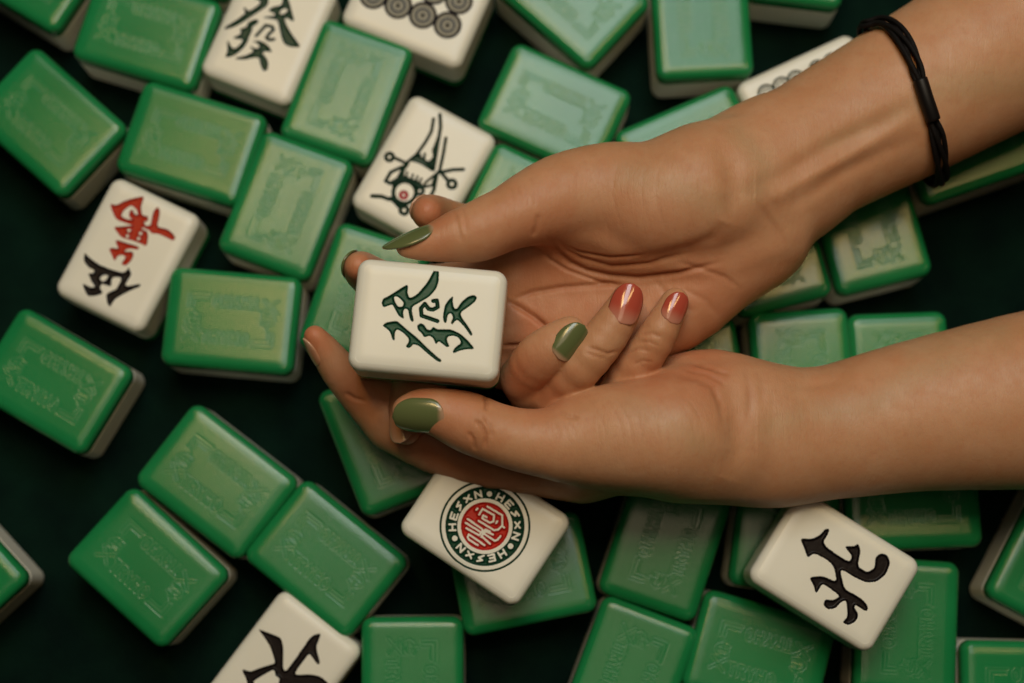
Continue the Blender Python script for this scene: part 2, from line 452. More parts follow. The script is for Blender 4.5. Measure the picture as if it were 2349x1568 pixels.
def sym_fa(fr, zt):
    k, ox, oy = .15625, 428.2, 0
    A = [(545,435),(560,400),(640,350),(740,290),(840,215),(860,190),(830,120),(850,105),(900,165),(950,150),(1050,80),(1085,40),(1060,10),(960,-30),(1000,-80),(1200,-40),(1200,60),(1160,110),(1060,175),(960,240),(860,310),(740,380),(640,420)]
    B = [(1190,160),(1260,105),(1370,85),(1400,60),(1410,-30),(1460,-60),(1495,0),(1520,80),(1550,200),(1580,300),(1550,320),(1500,280),(1440,270),(1440,310),(1480,400),(1560,530),(1670,680),(1640,700),(1500,690),(1420,640),(1380,520),(1340,300),(1240,280),(1130,265),(1125,250),(1240,240),(1290,235),(1300,215),(1260,190)]
    Bh = [(1362,195),(1390,150),(1430,125),(1480,140),(1480,170),(1420,212),(1380,217)]
    C = [(1050,300),(1060,325),(1010,370),(960,400),(965,450),(920,530),(900,600),(860,680),(780,760),(680,830),(560,850),(600,760),(590,600),(610,605),(660,700),(700,720),(760,680),(820,610),(810,580),(700,575),(680,555),(780,510),(800,460),(770,430),(850,410),(890,380),(890,340),(960,300),(1020,285)]
    D = [[(1020,530),(1160,375),(1255,395),(1275,440),(1210,500),(1170,560),(1210,590),(1280,580)]]
    E = [(960,605),(1060,600),(1160,640),(1220,700),(1255,775),(1200,760),(1140,760),(1110,790),(1160,840),(1200,920),(1190,1020),(1150,1050),(1110,1030),(1080,950),(1060,850),(980,850),(860,880),(715,875),(725,850),(860,820),(960,775),(980,750),(930,700),(930,680),(1000,715),(1060,710),(1070,680),(1020,630)]
    L = lambda P: to_local(smooth_poly(zpts(P, k, ox, oy), 2), fr, zt)
    return [('poly', L(A), *PGD), ('poly', L(B), *PGD), ('hole', L(Bh), *PGD), ('poly', L(C), *PGD), ('poly', L(E), *PGD),
            ('stroke', ([to_local(zpts(s, k, ox, oy), fr, zt) for s in D], .5), *PGD)]
def sym_wan(fr, zt):
    k, ox, oy = .24195, 122.3, 397.6
    A = [(530,290),(600,305),(680,260),(860,213),(850,260),(830,320),(840,400),(900,410),(895,460),(860,460),(870,500),(920,500),(935,420),(950,360),(990,315),(1012,360),(1000,440),(985,490),(1000,515),(1080,530),(1140,580),(1158,620),(1130,643),(1050,600),(990,575),(940,575),(890,545),(900,600),(885,698),(830,670),(750,640),(640,612),(568,508),(650,508),(700,500),(755,497),(690,475),(590,440)]
    h1 = [(640,410),(670,350),(740,303),(792,350),(803,398),(770,390),(750,340),(718,370),(718,420),(755,440),(700,440)]
    B = [(588,638),(620,638),(700,665),(800,693),(817,715),(790,727),(730,715),(690,725),(670,745),(750,743),(762,780),(740,830),(690,877),(648,872),(648,850),(690,800),(660,775),(620,780),(600,800),(580,838),(560,790),(525,720),(560,708),(620,720),(600,680)]
    K = [(293,750),(340,800),(420,860),(520,905),(600,930),(660,945),(690,930),(713,890),(742,960),(710,1010),(680,1060),(700,1075),(825,1048),(828,1075),(740,1110),(640,1160),(580,1200),(535,1275),(508,1230),(498,1150),(540,1125),(600,1100),(640,1020),(640,988),(570,985),(550,1010),(550,1078),(490,1060),(460,1050),(440,1090),(475,1140),(400,1165),(320,1168),(275,1060),(290,1048),(350,1085),(400,1080),(360,1030),(328,950),(380,950),(390,920),(340,900),(288,840)]
    Kh = [(436,1000),(480,962),(524,973),(502,1012),(470,1033)]
    L = lambda P, n=2: to_local(smooth_poly(zpts(P, k, ox, oy), n), fr, zt)
    out = [('poly', L(A), *PR), ('hole', L(h1), *PR)]
    for x, y in ((718, 545), (702, 598), (827, 573), (808, 622)):
        c = to_local([(x*k+ox, y*k+oy)], fr, zt)[0]; out.append(('nodisc', (c[0], c[1], .5), *PR))
    out += [('cut', ([to_local(zpts([(850,525),(910,555)], k, ox, oy), fr, zt)], .3), *PR)]
    out += [('poly', L(B), *PR), ('poly', L(K), *PK), ('hole', L(Kh), *PK)]
    return out
def sym_black(fr, zt):
    k, ox, oy = .15625, 477.2, 1345.8
    A = [(740,635),(760,633),(1050,743),(1082,790),(1107,900),(1100,1200),(1130,1240),(1160,1230),(1320,1010),(1500,750),(1560,710),(1645,690),(1653,715),(1590,880),(1600,960),(1642,1110),(1630,1145),(1600,1142),(1500,1000),(1470,1000),(1280,1260),(1290,1300),(1500,1290),(1650,1320),(1770,1420),(1800,1600),(1200,1900),(560,1700),(580,1400),(497,1228),(520,1217),(620,1255),(750,1200),(970,1135),(985,1110),(920,900),(840,770)]
    h = [(665,1390),(950,1220),(980,1250),(985,1310),(1050,1350),(1040,1400),(1000,1560),(800,1560),(680,1430)]
    L = lambda P: to_local(smooth_poly(zpts(P, k, ox, oy), 2), fr, zt)
    return [('poly', L(A), *PK), ('hole', L(h), *PK)]
def sym_north(fr, zt):
    k, ox, oy = .3021, 1639.4, 1095
    A = [(648,465),(740,470),(800,440),(840,393),(867,393),(872,412),(815,510),(1020,650),(1045,600),(983,525),(1060,525),(1090,505),(1110,560),(1085,680),(1160,725),(1215,690),(1220,610),(1260,578),(1310,590),(1335,650),(1300,740),(1230,797),(1150,802),(1060,760),(970,705),(955,720),(985,850),(1060,890),(1130,935),(1167,985),(1155,1025),(1070,970),(1060,990),(1092,1040),(1080,1090),(1020,1127),(968,1105),(1010,1060),(1000,935),(960,950),(920,995),(860,1007),(823,970),(840,928),(900,935),(955,905),(840,820),(815,815),(770,890),(750,820),(716,760),(820,750),(930,800),(900,660),(760,575),(705,615),(680,540)]
    return [('poly', to_local(smooth_poly(zpts(A, k, ox, oy), 2), fr, zt), *PK)]
def sym_bird(fr, zt):
    k, ox, oy = .2107, 795.3, 208.0
    G = PGD
    S = lambda P, w: ('stroke', ([to_local(zpts(P, k, ox, oy), fr, zt)], 1.35*w*k/7.9), *G)
    def R(x, y, r, w, pg=G):
        c = to_local([(x*k+ox, y*k+oy)], fr, zt)[0]; return ('ring', (c[0], c[1], r*k/7.9, 2.6*w*k/7.9), *pg)
    Po = lambda P: ('poly', to_local(smooth_poly(zpts(P, k, ox, oy), 1), fr, zt), *G)
    out = [S([(275,1150),(380,1155),(460,1185),(520,1160)], 17), R(630, 1110, 128, 18),
           Po([(450,1180),(500,1150),(560,1230),(640,1250),(600,1300),(560,1290),(520,1240)]), R(625, 1305, 44, 17),
           Po([(590,915),(700,955),(800,995),(850,1050),(840,1100),(780,1060),(700,1000),(600,975),(520,1010),(500,1060),(480,1010),(560,950)]),
           S([(655,800),(610,860),(600,930)], 20),
           Po([(630,800),(760,690),(850,740),(960,860),(940,890),(800,800),(700,770)]),
           S([(600,835),(480,890),(422,985),(470,1012),(560,960),(590,900)], 15), R(465, 725, 42, 17), S([(510,728),(640,790)], 14),
           S([(945,310),(925,440),(860,560),(760,700),(650,790)], 14), S([(1015,260),(1022,400),(985,620),(945,860)], 15),
           Po([(1010,430),(950,600),(925,640),(940,720),(900,770),(840,760),(950,850),(975,700),(1010,560)]),
           S([(840,760),(850,690)], 11), S([(790,740),(800,700)], 10),
           S([(1080,520),(1050,700),(1010,880)], 14), S([(985,900),(1150,865),(1270,860)], 15), R(1145, 1020, 45, 17), S([(1040,910),(1105,985)], 15),
           S([(960,920),(850,1010),(850,1050),(930,1035),(955,960)], 11), S([(980,920),(950,1080),(910,1160)], 15), R(795, 1095, 38, 16),
           S([(660,890),(650,940)], 9), S([(720,915),(705,965)], 9), S([(770,935),(755,985)], 9), S([(815,960),(795,1000)], 9),
           R(620, 1140, 36, 15, ((.42, .03, .05), (.42, .03, .05)))]
    return out
def sym_circle(fr, zt):
    k, ox, oy = .15605, 966.5, 1082.8
    s = k/8.0
    c = to_local([(935*k+ox, 800*k+oy)], fr, zt)[0]
    cx, cy = c
    G = ((.006, .040, .022), (.008, .050, .026))
    out = [('ring', (cx, cy, 640*s, 30*s), *G), ('ring', (cx, cy, 484*s, 172*s), *G)]
    seq = 'N.HESx'*3
    for i, ch in enumerate(seq):
        a = math.radians(-12+20*i)      # clockwise from the top of the photograph
        px, py = 935+478*math.sin(a), 800-478*math.cos(a)
        if ch == '.':
            q = to_local([(px*k+ox, py*k+oy)], fr, zt)[0]; out.append(('nodisc', (q[0], q[1], 40*s), *G)); continue
        st = []
        for g_ in GL[ch]:
            pts = []
            for u, v in g_:
                uu, vv = (u-.5)*88, (v/1.3-.5)*92
                pts.append((px+uu*math.cos(a)+vv*math.sin(a), py+uu*math.sin(a)-vv*math.cos(a)))
            st.append(to_local(zpts(pts, k, ox, oy), fr, zt))
        out.append(('cut', (st, 14*s), *G))
    rd = ('disc', (cx, cy, 345*s), (.40, .012, .010), (.50, .028, .014))
    out.append(rd)
    ST = [[(970,510),(1190,640),(1190,790),(1130,850),(1070,860),(840,720)], [(1185,790),(1218,822)],
          [(850,630),(900,545),(1070,640),(1060,730),(1010,750),(895,685),(910,640),(960,670)],
          [(680,695),(880,830),(930,900)], [(650,750),(860,880)], [(660,830),(850,935),(890,880)], [(1010,880),(940,850),(880,960)],
          [(930,870),(1055,925)], [(900,900),(1080,1015),(1120,1000),(1165,945)], [(900,960),(1010,1060)],
          [(930,1080),(740,950),(700,920),(680,960),(700,1000),(830,1080)], [(828,540),(808,560)], [(1117,728),(1100,755)]]
    out.append(('cut', ([to_local(zpts(p, k, ox, oy), fr, zt) for p in ST], 14*s), *G))
    return out
def sym_dots8(fr, zt):
    k, ox, oy = .15625, 783.0, 0
    s = k/7.7; out = []
    for r_ in range(2):
        for i in range(4):
            x, y = 470+363*i+167*r_, -60+144*i-352*r_
            c = to_local([(x*k+ox, y*k+oy)], fr, zt)[0]
            K = ((.006, .004, .008), (.008, .006, .010)); Bc = ((.045, .055, .075), (.05, .06, .085)); Wc = ((.36, .35, .29), (.38, .37, .31))
            out += [('ring', (c[0], c[1], 191*s, 44*s), *K), ('ring', (c[0], c[1], 145*s, 48*s), *Wc), ('ring', (c[0], c[1], 102*s, 30*s), *Bc),
                    ('ring', (c[0], c[1], 58*s, 50*s), *Wc), ('disc', (c[0], c[1], 30*s), *K)]
    return out
def sym_dots_green(fr, zt):
    k, ox, oy = .1302, 1676.2, 48.9
    s = k/7.5; out = []
    for x, y in ((640,1270),(905,1140),(1160,1025),(1545,840),(1800,715),(2050,590)):
        for j in range(2):
            X_, Y_ = x+j*170, y+j*350
            c = to_local([(X_*k+ox, Y_*k+oy)], fr, zt)[0]
            out += [('ring', (c[0], c[1], 145*s, 42*s), *PGD), ('ring', (c[0], c[1], 80*s, 26*s), *PGD), ('disc', (c[0], c[1], 24*s), *PGD)]
    return out

GD = 'face-down green-backed tiles scattered on the dark cloth'
GU = 'face-up cream tiles scattered on the dark cloth'
T = [
 (62,-87,31,'green-backed tile cut off by the top left corner of the photo'),
 (335,66,16.5,'green-backed tile left of the topmost cream tile with a green character'),
 (437,327,17.2,'green-backed tile directly above the cream tile with red and black characters'),
 (108,278,41.7,'upper green-backed tile at the left edge, turned diagonally, corner pointing right'),
 (529,735,5,'almost level green-backed tile right of the cream tile with red and black characters'),
 (116,873,30.4,'green-backed tile at the left edge below the cream tile with red and black characters'),
 (495,1104,37.6,'upper one of the three diagonal green-backed tiles at lower left'),
 (335,1302,42.4,'leftmost of the three diagonal green-backed tiles at lower left'),
 (746,1282,39,'green-backed tile just above the cream tile with the black character at the bottom edge'),
 (945,1575,90,'green-backed tile cut by the bottom edge, right of the bold black character tile'),
 (1197,1316,-11.5,'green-backed tile lying partly under the cream tile with the red round emblem, lower right'),
 (886,1003,68.4,'green-backed tile half hidden by the lower index finger, reflecting brown skin'),
 (1529,1245,-72,'green-backed tile below the lower wrist with brown reflections on its upper half'),
 (1444,1553,110,'steeply turned green-backed tile cut by the bottom edge at centre right'),
 (1743,1507,16,'green-backed tile at the bottom edge, below the left end of the one-black-character tile'),
 (2082,1441,92,'upright green-backed tile under the right corner of the cream tile with one black character'),
 (2367,1592,1,'green-backed tile cut off by the bottom right corner'),
 (2433,1282,-63.5,'green-backed tile cut by the right edge at lower right, wide cream side showing'),
 (2095,1143,-2,'green-backed tile in shadow just below the lower forearm, right side'),
 (1806,1202,-83,'narrow strip of a green-backed tile under the left end of the one-black-character tile'),
 (-124,1295,48,'green-backed tile cut by the left edge near the bottom, cream side showing'),
 (412,-142,16,'tiny corner of a green-backed tile at the top edge beside the green character tile'),
 (794,209,111.3,'yellow-sheened green-backed tile touching the ringed-dots tile, right of the topmost green character'),
 (654,470,112,'yellow-sheened green-backed tile left of the bird tile, below another yellow-sheened one'),
 (836,681,109,'green-backed tile mostly hidden behind the held tile and fingertips'),
 (1272,250,24,'pale green-backed tile right of the bird tile, fully visible above the hand'),
 (1176,500,116,'green-backed tile hidden under the upper thumb beside the bird tile'),
 (1313,-14,41,'green-backed tile at the top edge near the centre, corner pointing down'),
 (1610,33,-94,'pale upright green-backed tile cut by the top edge, right of centre'),
 (1835,-136,-84,'green-backed tile at the top edge near the bracelet, mostly its cream side visible'),
 (2151,120,-23.6,'green-backed tile mostly behind the upper forearm beside the bracelet'),
 (1588,346,-23.5,'pale green-backed tile partly under the upper wrist, left of the green-ringed tile'),
 (1994,508,-106,'green-backed tile below the upper forearm, its right end glinting gold'),
 (1764,557,-106,'shadowed green-backed tile beside the heel of the upper hand'),
 (1844,862,85,'pale green-backed tile between the two wrists, left one of the upright pair'),
 (2069,868,86,'green-backed tile between the two forearms, right one of the upright pair'),
 (1597,889,80,'sliver of a green-backed tile between the heels of the two hands'),
 (2225,318,-19,'dark green-backed tile in shadow under the upper forearm at the right edge'),
]
for i, (cx, cy, a, lb) in enumerate(T):
    make_tile(cx, cy, a, lb, GD)
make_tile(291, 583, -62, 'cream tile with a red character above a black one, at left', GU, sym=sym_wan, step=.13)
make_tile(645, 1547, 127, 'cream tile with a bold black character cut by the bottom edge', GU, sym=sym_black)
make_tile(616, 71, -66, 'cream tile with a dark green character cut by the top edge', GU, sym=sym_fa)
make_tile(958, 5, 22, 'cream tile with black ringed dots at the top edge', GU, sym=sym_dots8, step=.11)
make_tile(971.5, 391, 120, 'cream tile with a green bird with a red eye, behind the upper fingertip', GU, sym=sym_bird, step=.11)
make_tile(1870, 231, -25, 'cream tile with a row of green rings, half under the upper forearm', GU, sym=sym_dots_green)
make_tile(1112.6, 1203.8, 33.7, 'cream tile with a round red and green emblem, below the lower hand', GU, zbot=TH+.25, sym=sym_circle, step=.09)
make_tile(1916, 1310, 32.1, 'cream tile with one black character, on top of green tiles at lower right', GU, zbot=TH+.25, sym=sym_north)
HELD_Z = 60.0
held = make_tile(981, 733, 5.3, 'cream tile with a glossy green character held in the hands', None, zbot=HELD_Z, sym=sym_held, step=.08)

# ------------------------------------------------------------------ hands
def catr(P, t):
    n = len(P); i = min(int(math.floor(t)), n-2); f = t-i
    g_ = lambda k: np.array(P[min(max(k, 0), n-1)], float)
    p0, p1, p2, p3 = g_(i-1), g_(i), g_(i+1), g_(i+2)
    return .5*((2*p1)+(-p0+p2)*f+(2*p0-5*p1+4*p2-p3)*f*f+(-p0+3*p1-3*p2+p3)*f**3)
def chain(pts, q=1.0):
    """pts: (px, py, z_mm, r_px) -> list of world spheres"""
    if len(pts) > 2: pts = [tuple(catr(pts, i/3)) for i in range(3*(len(pts)-1)+1)]
    out = []
    for px, py, z, r in pts:
        p = at(px, py, z); out.append((p, r*scale_at(p)))
    return out, q

class Field:
    def __init__(s, lo, hi, h):
        s.h = h; s.lo = np.array(lo); n = np.ceil((np.array(hi)-s.lo)/h).astype(int)+1; s.n = n
        s.ax = [s.lo[i]+np.arange(n[i])*h for i in range(3)]
    def new(s): return np.full(s.n, 12.0, np.float32)
    def box(s, c, r):
        sl = []
        for i in range(3):
            a = int(max(0, math.floor((c[0][i]-r-s.lo[i])/s.h))); b = int(min(s.n[i], math.ceil((c[1][i]+r-s.lo[i])/s.h)+1)); sl.append(slice(a, max(b, a)))
        return tuple(sl)
    def cone(s, A, a, ra, b, rb, q, k):
        lo = np.minimum(a, b); hi = np.maximum(a, b); m = max(ra, rb)+k+3
        sl = s.box((lo, hi), m)
        X = s.ax[0][sl[0]][:, None, None].astype(np.float32); Y = s.ax[1][sl[1]][None, :, None].astype(np.float32); Z = s.ax[2][sl[2]][None, None, :].astype(np.float32)
        if 0 in (X.size, Y.size, Z.size): return
        ab = b-a; L2 = float(ab@ab)+1e-9
        dx, dy, dz = X-a[0], Y-a[1], Z-a[2]
        t = np.clip((dx*ab[0]+dy*ab[1]+dz*ab[2])/L2, 0, 1)
        ex, ey, ez = dx-t*ab[0], dy-t*ab[1], dz-t*ab[2]
        d = np.sqrt(ex*ex+ey*ey+(ez/q)**2) - (ra+(rb-ra)*t)
        if q < 1: d = np.where(d < 0, d*q, d*(q+(1-q)*.5))
        s.smin_into(A, sl, d, k)
    def smin_into(s, A, sl, d, k):
        B = A[sl]
        if k <= 0: A[sl] = np.minimum(B, d); return
        hh = np.maximum(k-np.abs(B-d), 0)/k
        A[sl] = np.minimum(B, d)-hh*hh*k*.25
    def run(s, A, ch, k):
        sp, q = ch
        if len(sp) == 1: s.cone(A, sp[0][0], sp[0][1], sp[0][0]+1e-3, sp[0][1], q, k); return
        for (a, ra), (b, rb) in zip(sp[:-1], sp[1:]):
            s.cone(A, np.asarray(a), ra, np.asarray(b), rb, q, k)
def blur(A, w, passes=2):
    for _ in range(passes):
        for ax in (0, 1, 2):
            pad = [(0, 0)]*3; pad[ax] = (w//2+1, w//2)
            c = np.cumsum(np.pad(A, pad, mode='edge'), axis=ax, dtype=np.float64)
            n = A.shape[ax]
            hi = np.take(c, range(w, w+n), axis=ax); lo = np.take(c, range(0, n), axis=ax)
            A = ((hi-lo)/w).astype(np.float32)
    return A
def smin(A, B, k):
    hh = np.maximum(k-np.abs(A-B), 0)/k
    return np.minimum(A, B)-hh*hh*k*.25

def build_arm(name, palm, fingers, creases, flush, veins, lo, hi, h=.5):
    fl_ = Field(lo, hi, h)
    P = fl_.new()
    for i_, (pts, q, k) in enumerate(palm):
        A = fl_.new(); fl_.run(A, chain(pts, q), .5)
        if i_ == 0: A = blur(A, 11, 2)
        P = smin(P, A, k+2)
    P = blur(P, 5, 2)
    R = P
    for prox, dist, kk in fingers:
        if prox:
            A = fl_.new(); fl_.run(A, chain(prox), .6); R = smin(R, A, kk)
    D = None
    for prox, dist, kk in fingers:
        if dist:
            A = fl_.new(); fl_.run(A, chain(dist), .6)
            D = A if D is None else smin(D, A, .5)
    if D is not None: R = smin(R, D, 1.0)
    g_ = vdb.FloatGrid(12.0)
    g_.copyFromArray(R.astype(np.float32)); g_.transform = vdb.createLinearTransform(1.0)
    pts, tris, quads = g_.convertToPolygons(0.0, 0.0)
    V = pts.astype(np.float64)*h+fl_.lo
    Q = quads[:, ::-1] if len(quads) else quads
    me = np_mesh(name, V*MM, np.ascontiguousarray(Q), M_SKIN)
    if len(tris): print('tris', len(tris))
    # make sure faces point outwards
    n = len(V)
    N = np.zeros(n*3, np.float32); me.vertex_normals.foreach_get('vector', N); N = N.reshape(-1, 3).astype(np.float64)
    ctr = np.argmax(V[:, 2])
    if N[ctr, 2] < 0:
        me.flip_normals(); me.update(); N = -N
    # relax once: removes voxel stair steps
    ed = np.zeros(len(me.edges)*2, np.int32); me.edges.foreach_get('vertices', ed); ed = ed.reshape(-1, 2)
    deg = np.bincount(ed.ravel(), minlength=n).astype(float)[:, None]
    def lap(U):
        S = np.zeros_like(U)
        for c in range(U.shape[1]):
            S[:, c] = np.bincount(ed[:, 0], U[ed[:, 1], c], n)+np.bincount(ed[:, 1], U[ed[:, 0], c], n)
        return S/np.maximum(deg, 1)
    for _ in range(3):
        V = V+.6*(lap(V)-V); V = V-.55*(lap(V)-V)
    # creases and tendons: shallow relief following lines on the upward-facing skin
    uv = proj(V)
    dn = np.zeros(n); dark = np.zeros(n)
    up_ok = sst((N[:, 2]+.05)/.3)
    for line, w, dep, zr, dk in creases:
        pl = [np.array(p, float) for p in line]
        x0 = min(p[0] for p in pl)-40; x1 = max(p[0] for p in pl)+40; y0 = min(p[1] for p in pl)-40; y1 = max(p[1] for p in pl)+40
        m = (uv[:, 0] > x0) & (uv[:, 0] < x1) & (uv[:, 1] > y0) & (uv[:, 1] < y1) & (V[:, 2] > zr[0]) & (V[:, 2] < zr[1])
        idx = np.nonzero(m)[0]
        if not len(idx): continue
        X, Y = uv[idx, 0], uv[idx, 1]
        best = np.full(len(idx), 1e9); tt = np.zeros(len(idx)); Lt = 0
        lens = [np.hypot(*(b-a)) for a, b in zip(pl[:-1], pl[1:])]; tot = sum(lens)
        for a, b, L in zip(pl[:-1], pl[1:], lens):
            dxy = b-a
            t = np.clip(((X-a[0])*dxy[0]+(Y-a[1])*dxy[1])/max(L*L, 1e-9), 0, 1)
            dd = np.hypot(X-a[0]-t*dxy[0], Y-a[1]-t*dxy[1])
            mm = dd < best; best[mm] = dd[mm]; tt[mm] = (Lt+t[mm]*L)/tot
            Lt += L
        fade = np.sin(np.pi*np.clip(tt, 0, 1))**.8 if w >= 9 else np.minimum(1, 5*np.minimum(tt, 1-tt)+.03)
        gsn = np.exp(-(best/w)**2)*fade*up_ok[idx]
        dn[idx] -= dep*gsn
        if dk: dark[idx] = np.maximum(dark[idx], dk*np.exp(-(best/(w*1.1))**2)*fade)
    V = V+N*dn[:, None]
    me.vertices.foreach_set('co', (V*MM).astype(np.float32).ravel()); me.update()
    red = np.zeros(n)
    for px, py, r, a in flush:
        red = np.maximum(red, a*np.exp(-((uv[:, 0]-px)**2+(uv[:, 1]-py)**2)/r**2))
    vein = np.zeros(n)
    for line, w, a in veins:
        pl = [np.array(p, float) for p in line]
        best = np.full(n, 1e9)
        for p, q in zip(pl[:-1], pl[1:]):
            best = np.minimum(best, seg_dist(uv[:, 0], uv[:, 1], p, q))
        vein = np.maximum(vein, a*np.exp(-(best/w)**2))
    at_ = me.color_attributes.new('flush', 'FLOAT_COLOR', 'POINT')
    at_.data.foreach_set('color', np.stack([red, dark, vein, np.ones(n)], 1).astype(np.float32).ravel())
    o = bpy.data.objects.new(name, me); col.objects.link(o)
    return o

def par(line, dx, dy): return [(x+dx, y+dy) for x, y in line]
ANY = (0, 200)
# ---- upper hand (palm up, thumb towards the top of the photo)
R_palm = [
 ([(2560,-32,50,216),(2300,104,50,200),(2080,228,51,184),(1900,326,53,170),(1760,410,55,162)], .90, 6),
 ([(1760,407,55,163),(1690,422,56,152),(1640,432,58,138)], .84, 7),
 ([(1720,470,54,110),(1640,520,49,95),(1400,560,44,90),(1200,560,46,76)], .95, 8),
 ([(1720,520,53,108),(1620,560,49,98),(1440,605,45,88),(1180,645,46,72)], .95, 8),
 ([(1715,545,53,100),(1500,660,49,90),(1210,740,46,70)], .95, 9),
 ([(1722,545,54,92),(1640,625,54,92),(1548,718,53,86),(1400,770,49,80),(1280,815,46,66)], 1, 7),
 # ball of the thumb and first metacarpal
 ([(1640,440,62,134),(1600,445,65,140),(1500,468,65,134),(1400,446,65,112),(1290,455,68,94),(1200,486,72,74)], .92, 9),
 ([(1400,520,56,100),(1250,560,50,70)], 1, 9),
]
R_thumb = [(1290,455,68,92),(1200,487,71,73),(1150,508,73,71),(1095,532,74,68),(1048,543,75,58),(1000,556,76,44),(962,563,76.5,33),(932,566,77,24)]
R_index = [(1200,560,48,70),(1100,535,46,56),(1040,515,48,50)]
R_index_d = [(1040,515,48,50),(1003,496,55,45),(985,488,62,40),(980,488,66,34)]
R_mid = [(1180,645,47,70),(1000,665,44,58),(890,660,45,52)]
R_mid_d = [(890,660,45,52),(845,632,54,46),(828,618,64,40),(822,612,69,31)]
R_ring = [(1200,740,45,68),(1080,800,43,56),(980,850,45,52)]
R_ring_d = [(980,850,45,52),(946,905,50,51),(936,955,55,43),(932,988,57,33)]
R_pink = [(1270,815,45,62),(1180,850,42,46),(1120,840,40,42)]
cr_r = [
 ([(1256,541),(1277,577),(1306,604),(1345,622),(1400,634),(1465,639),(1560,628),(1652,602)], 6, 1.0, ANY, .5),
 ([(1227,566),(1262,597),(1300,620),(1381,650),(1444,655)], 4, .6, ANY, .3),
 ([(1273,545),(1300,575),(1330,592),(1402,612),(1490,608),(1590,583)], 4.5, .65, ANY, .35),
 ([(1290,562),(1330,580),(1400,592),(1480,588)], 3.5, .6, ANY, .3),
 ([(1170,690),(1220,672),(1290,660),(1400,652),(1440,664)], 6, .7, ANY, .35),
 ([(1160,690),(1195,708),(1225,728),(1262,760)], 6, 1.1, ANY, .45),
 ([(1150,795),(1200,792),(1240,775)], 4, .8, ANY, .4),
 ([(1736,462),(1762,500),(1786,535),(1806,568)], 10, .35, ANY, .18),
 ([(1752,436),(1780,475),(1812,530)], 12, .25, ANY, .10),
 ([(1551,600),(1610,618),(1662,636),(1705,668)], 6, .35, ANY, .2),
 ([(1560,660),(1620,690),(1650,730)], 7, .25, ANY, .12),
 ([(1500,640),(1540,690),(1600,720)], 7, .3, ANY, .12),
 ([(1662,512),(1640,545),(1590,572),(1520,590),(1440,594)], 16, 1.0, ANY, .12),
 ([(1640,320),(1680,380),(1692,440),(1668,510)], 30, 1.5, ANY, 0),
 # wrist tendons: two soft valleys, a ridge between
 ([(1700,446),(1790,405),(1901,338),(2010,285),(2120,225)], 22, 1.0, ANY, .12),
 ([(1780,490),(1850,452),(1930,400),(2040,345),(2120,310)], 17, .65, ANY, .07),
 ([(1740,476),(1860,405),(1960,350),(2100,272)], 14, -.55, ANY, 0),
 ([(1040,482),(1046,500),(1052,530),(1060,560)], 5, .35, ANY, .12),
 ([(1058,475),(1066,500),(1070,540)], 4, .25, ANY, .1),
 ([(1222,545),(1232,520),(1236,490)], 7, .4, ANY, .08),
]
for i in range(9):   # fine arcs over the ball of the thumb
    x = 1330+i*34+(i*37 % 19)
    cr_r.append(([(x+10, 355+i*2), (x-6, 400), (x-10, 450), (x+4, 500), (x+20, 540)], 2.4, .05+.03*(i % 3), ANY, .06))
for i in range(4):
    cr_r.append(([(1170+i*16, 425+i*-6), (1176+i*16, 450), (1182+i*16, 480)], 2.2, .12, ANY, .08))
fl_r = [(985,480,60,.75),(835,625,60,.75),(935,985,60,.45),(1250,600,150,.55),(1400,670,190,.50),(1600,680,150,.45),(1230,760,120,.6),(1000,575,70,.45),(1150,560,80,.3),(1100,540,70,.25),(1500,560,130,.25)]
vn_r = [([(1690,300),(1760,380),(1730,440)], 26, .35), ([(2150,200),(2349,190)], 40, .4), ([(1900,330),(2080,250),(2200,200)], 20, .25), ([(1440,400),(1560,430),(1640,470)], 35, .3)]
P_lo = at(740, 900, 20); 
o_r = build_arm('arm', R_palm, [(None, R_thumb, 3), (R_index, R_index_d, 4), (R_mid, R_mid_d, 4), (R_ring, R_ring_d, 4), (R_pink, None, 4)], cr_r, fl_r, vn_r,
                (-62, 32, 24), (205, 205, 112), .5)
# ---- lower hand
L_palm = [
 ([(2560,895,50,222),(2349,921,50,204),(2100,955,50,174),(1900,994,50,154),(1770,1006,51,146)], .92, 6),
 ([(1770,1006,51,146),(1680,992,51,146),(1600,985,53,143)], .86, 6),
 ([(1700,940,54,98),(1632,886,53,82),(1540,905,50,78),(1440,930,47,72)], 1, 8),
 ([(1680,1000,54,130),(1500,1010,50,120),(1350,1040,46,100)], .85, 9),
 ([(1590,1000,62,132),(1540,998,65,130),(1450,1000,65,122),(1360,1005,64,110),(1290,1018,66,84)], .92, 8),
]
L_thumb = [(1360,1005,64,106),(1280,1017,66,84),(1200,1011,67,72),(1130,992,68,68),(1070,968,69,68),(1010,947,70,56),(965,940,70.5,46),(935,944,71,36)]
L_index = [(1330,1055,44,95),(1131,1046,43,79),(1000,1012,43,73),(905,965,45,70)]
L_index_d = [(905,965,45,70),(835,902,49,56),(780,850,54,43),(747,806,58,34),(722,772,61,25)]
L_mid = [(1360,1000,42,80),(1250,930,48,60),(1195,868,60,49)]
L_mid_d = [(1195,868,60,49),(1235,825,67,56),(1270,796,70,52),(1298,770,71,40),(1310,757,71.5,30)]
L_ring = [(1420,960,42,74),(1300,960,46,55),(1262,905,58,46)]
L_ring_d = [(1262,905,58,46),(1330,842,68,51),(1392,768,70,49),(1430,708,71,40),(1440,684,71.5,34)]
L_pink = [(1480,930,42,70),(1400,920,48,50)]
L_pink_d = [(1400,920,50,46),(1440,868,60,46),(1500,782,66,45),(1535,718,67.5,35),(1549,690,68,30)]
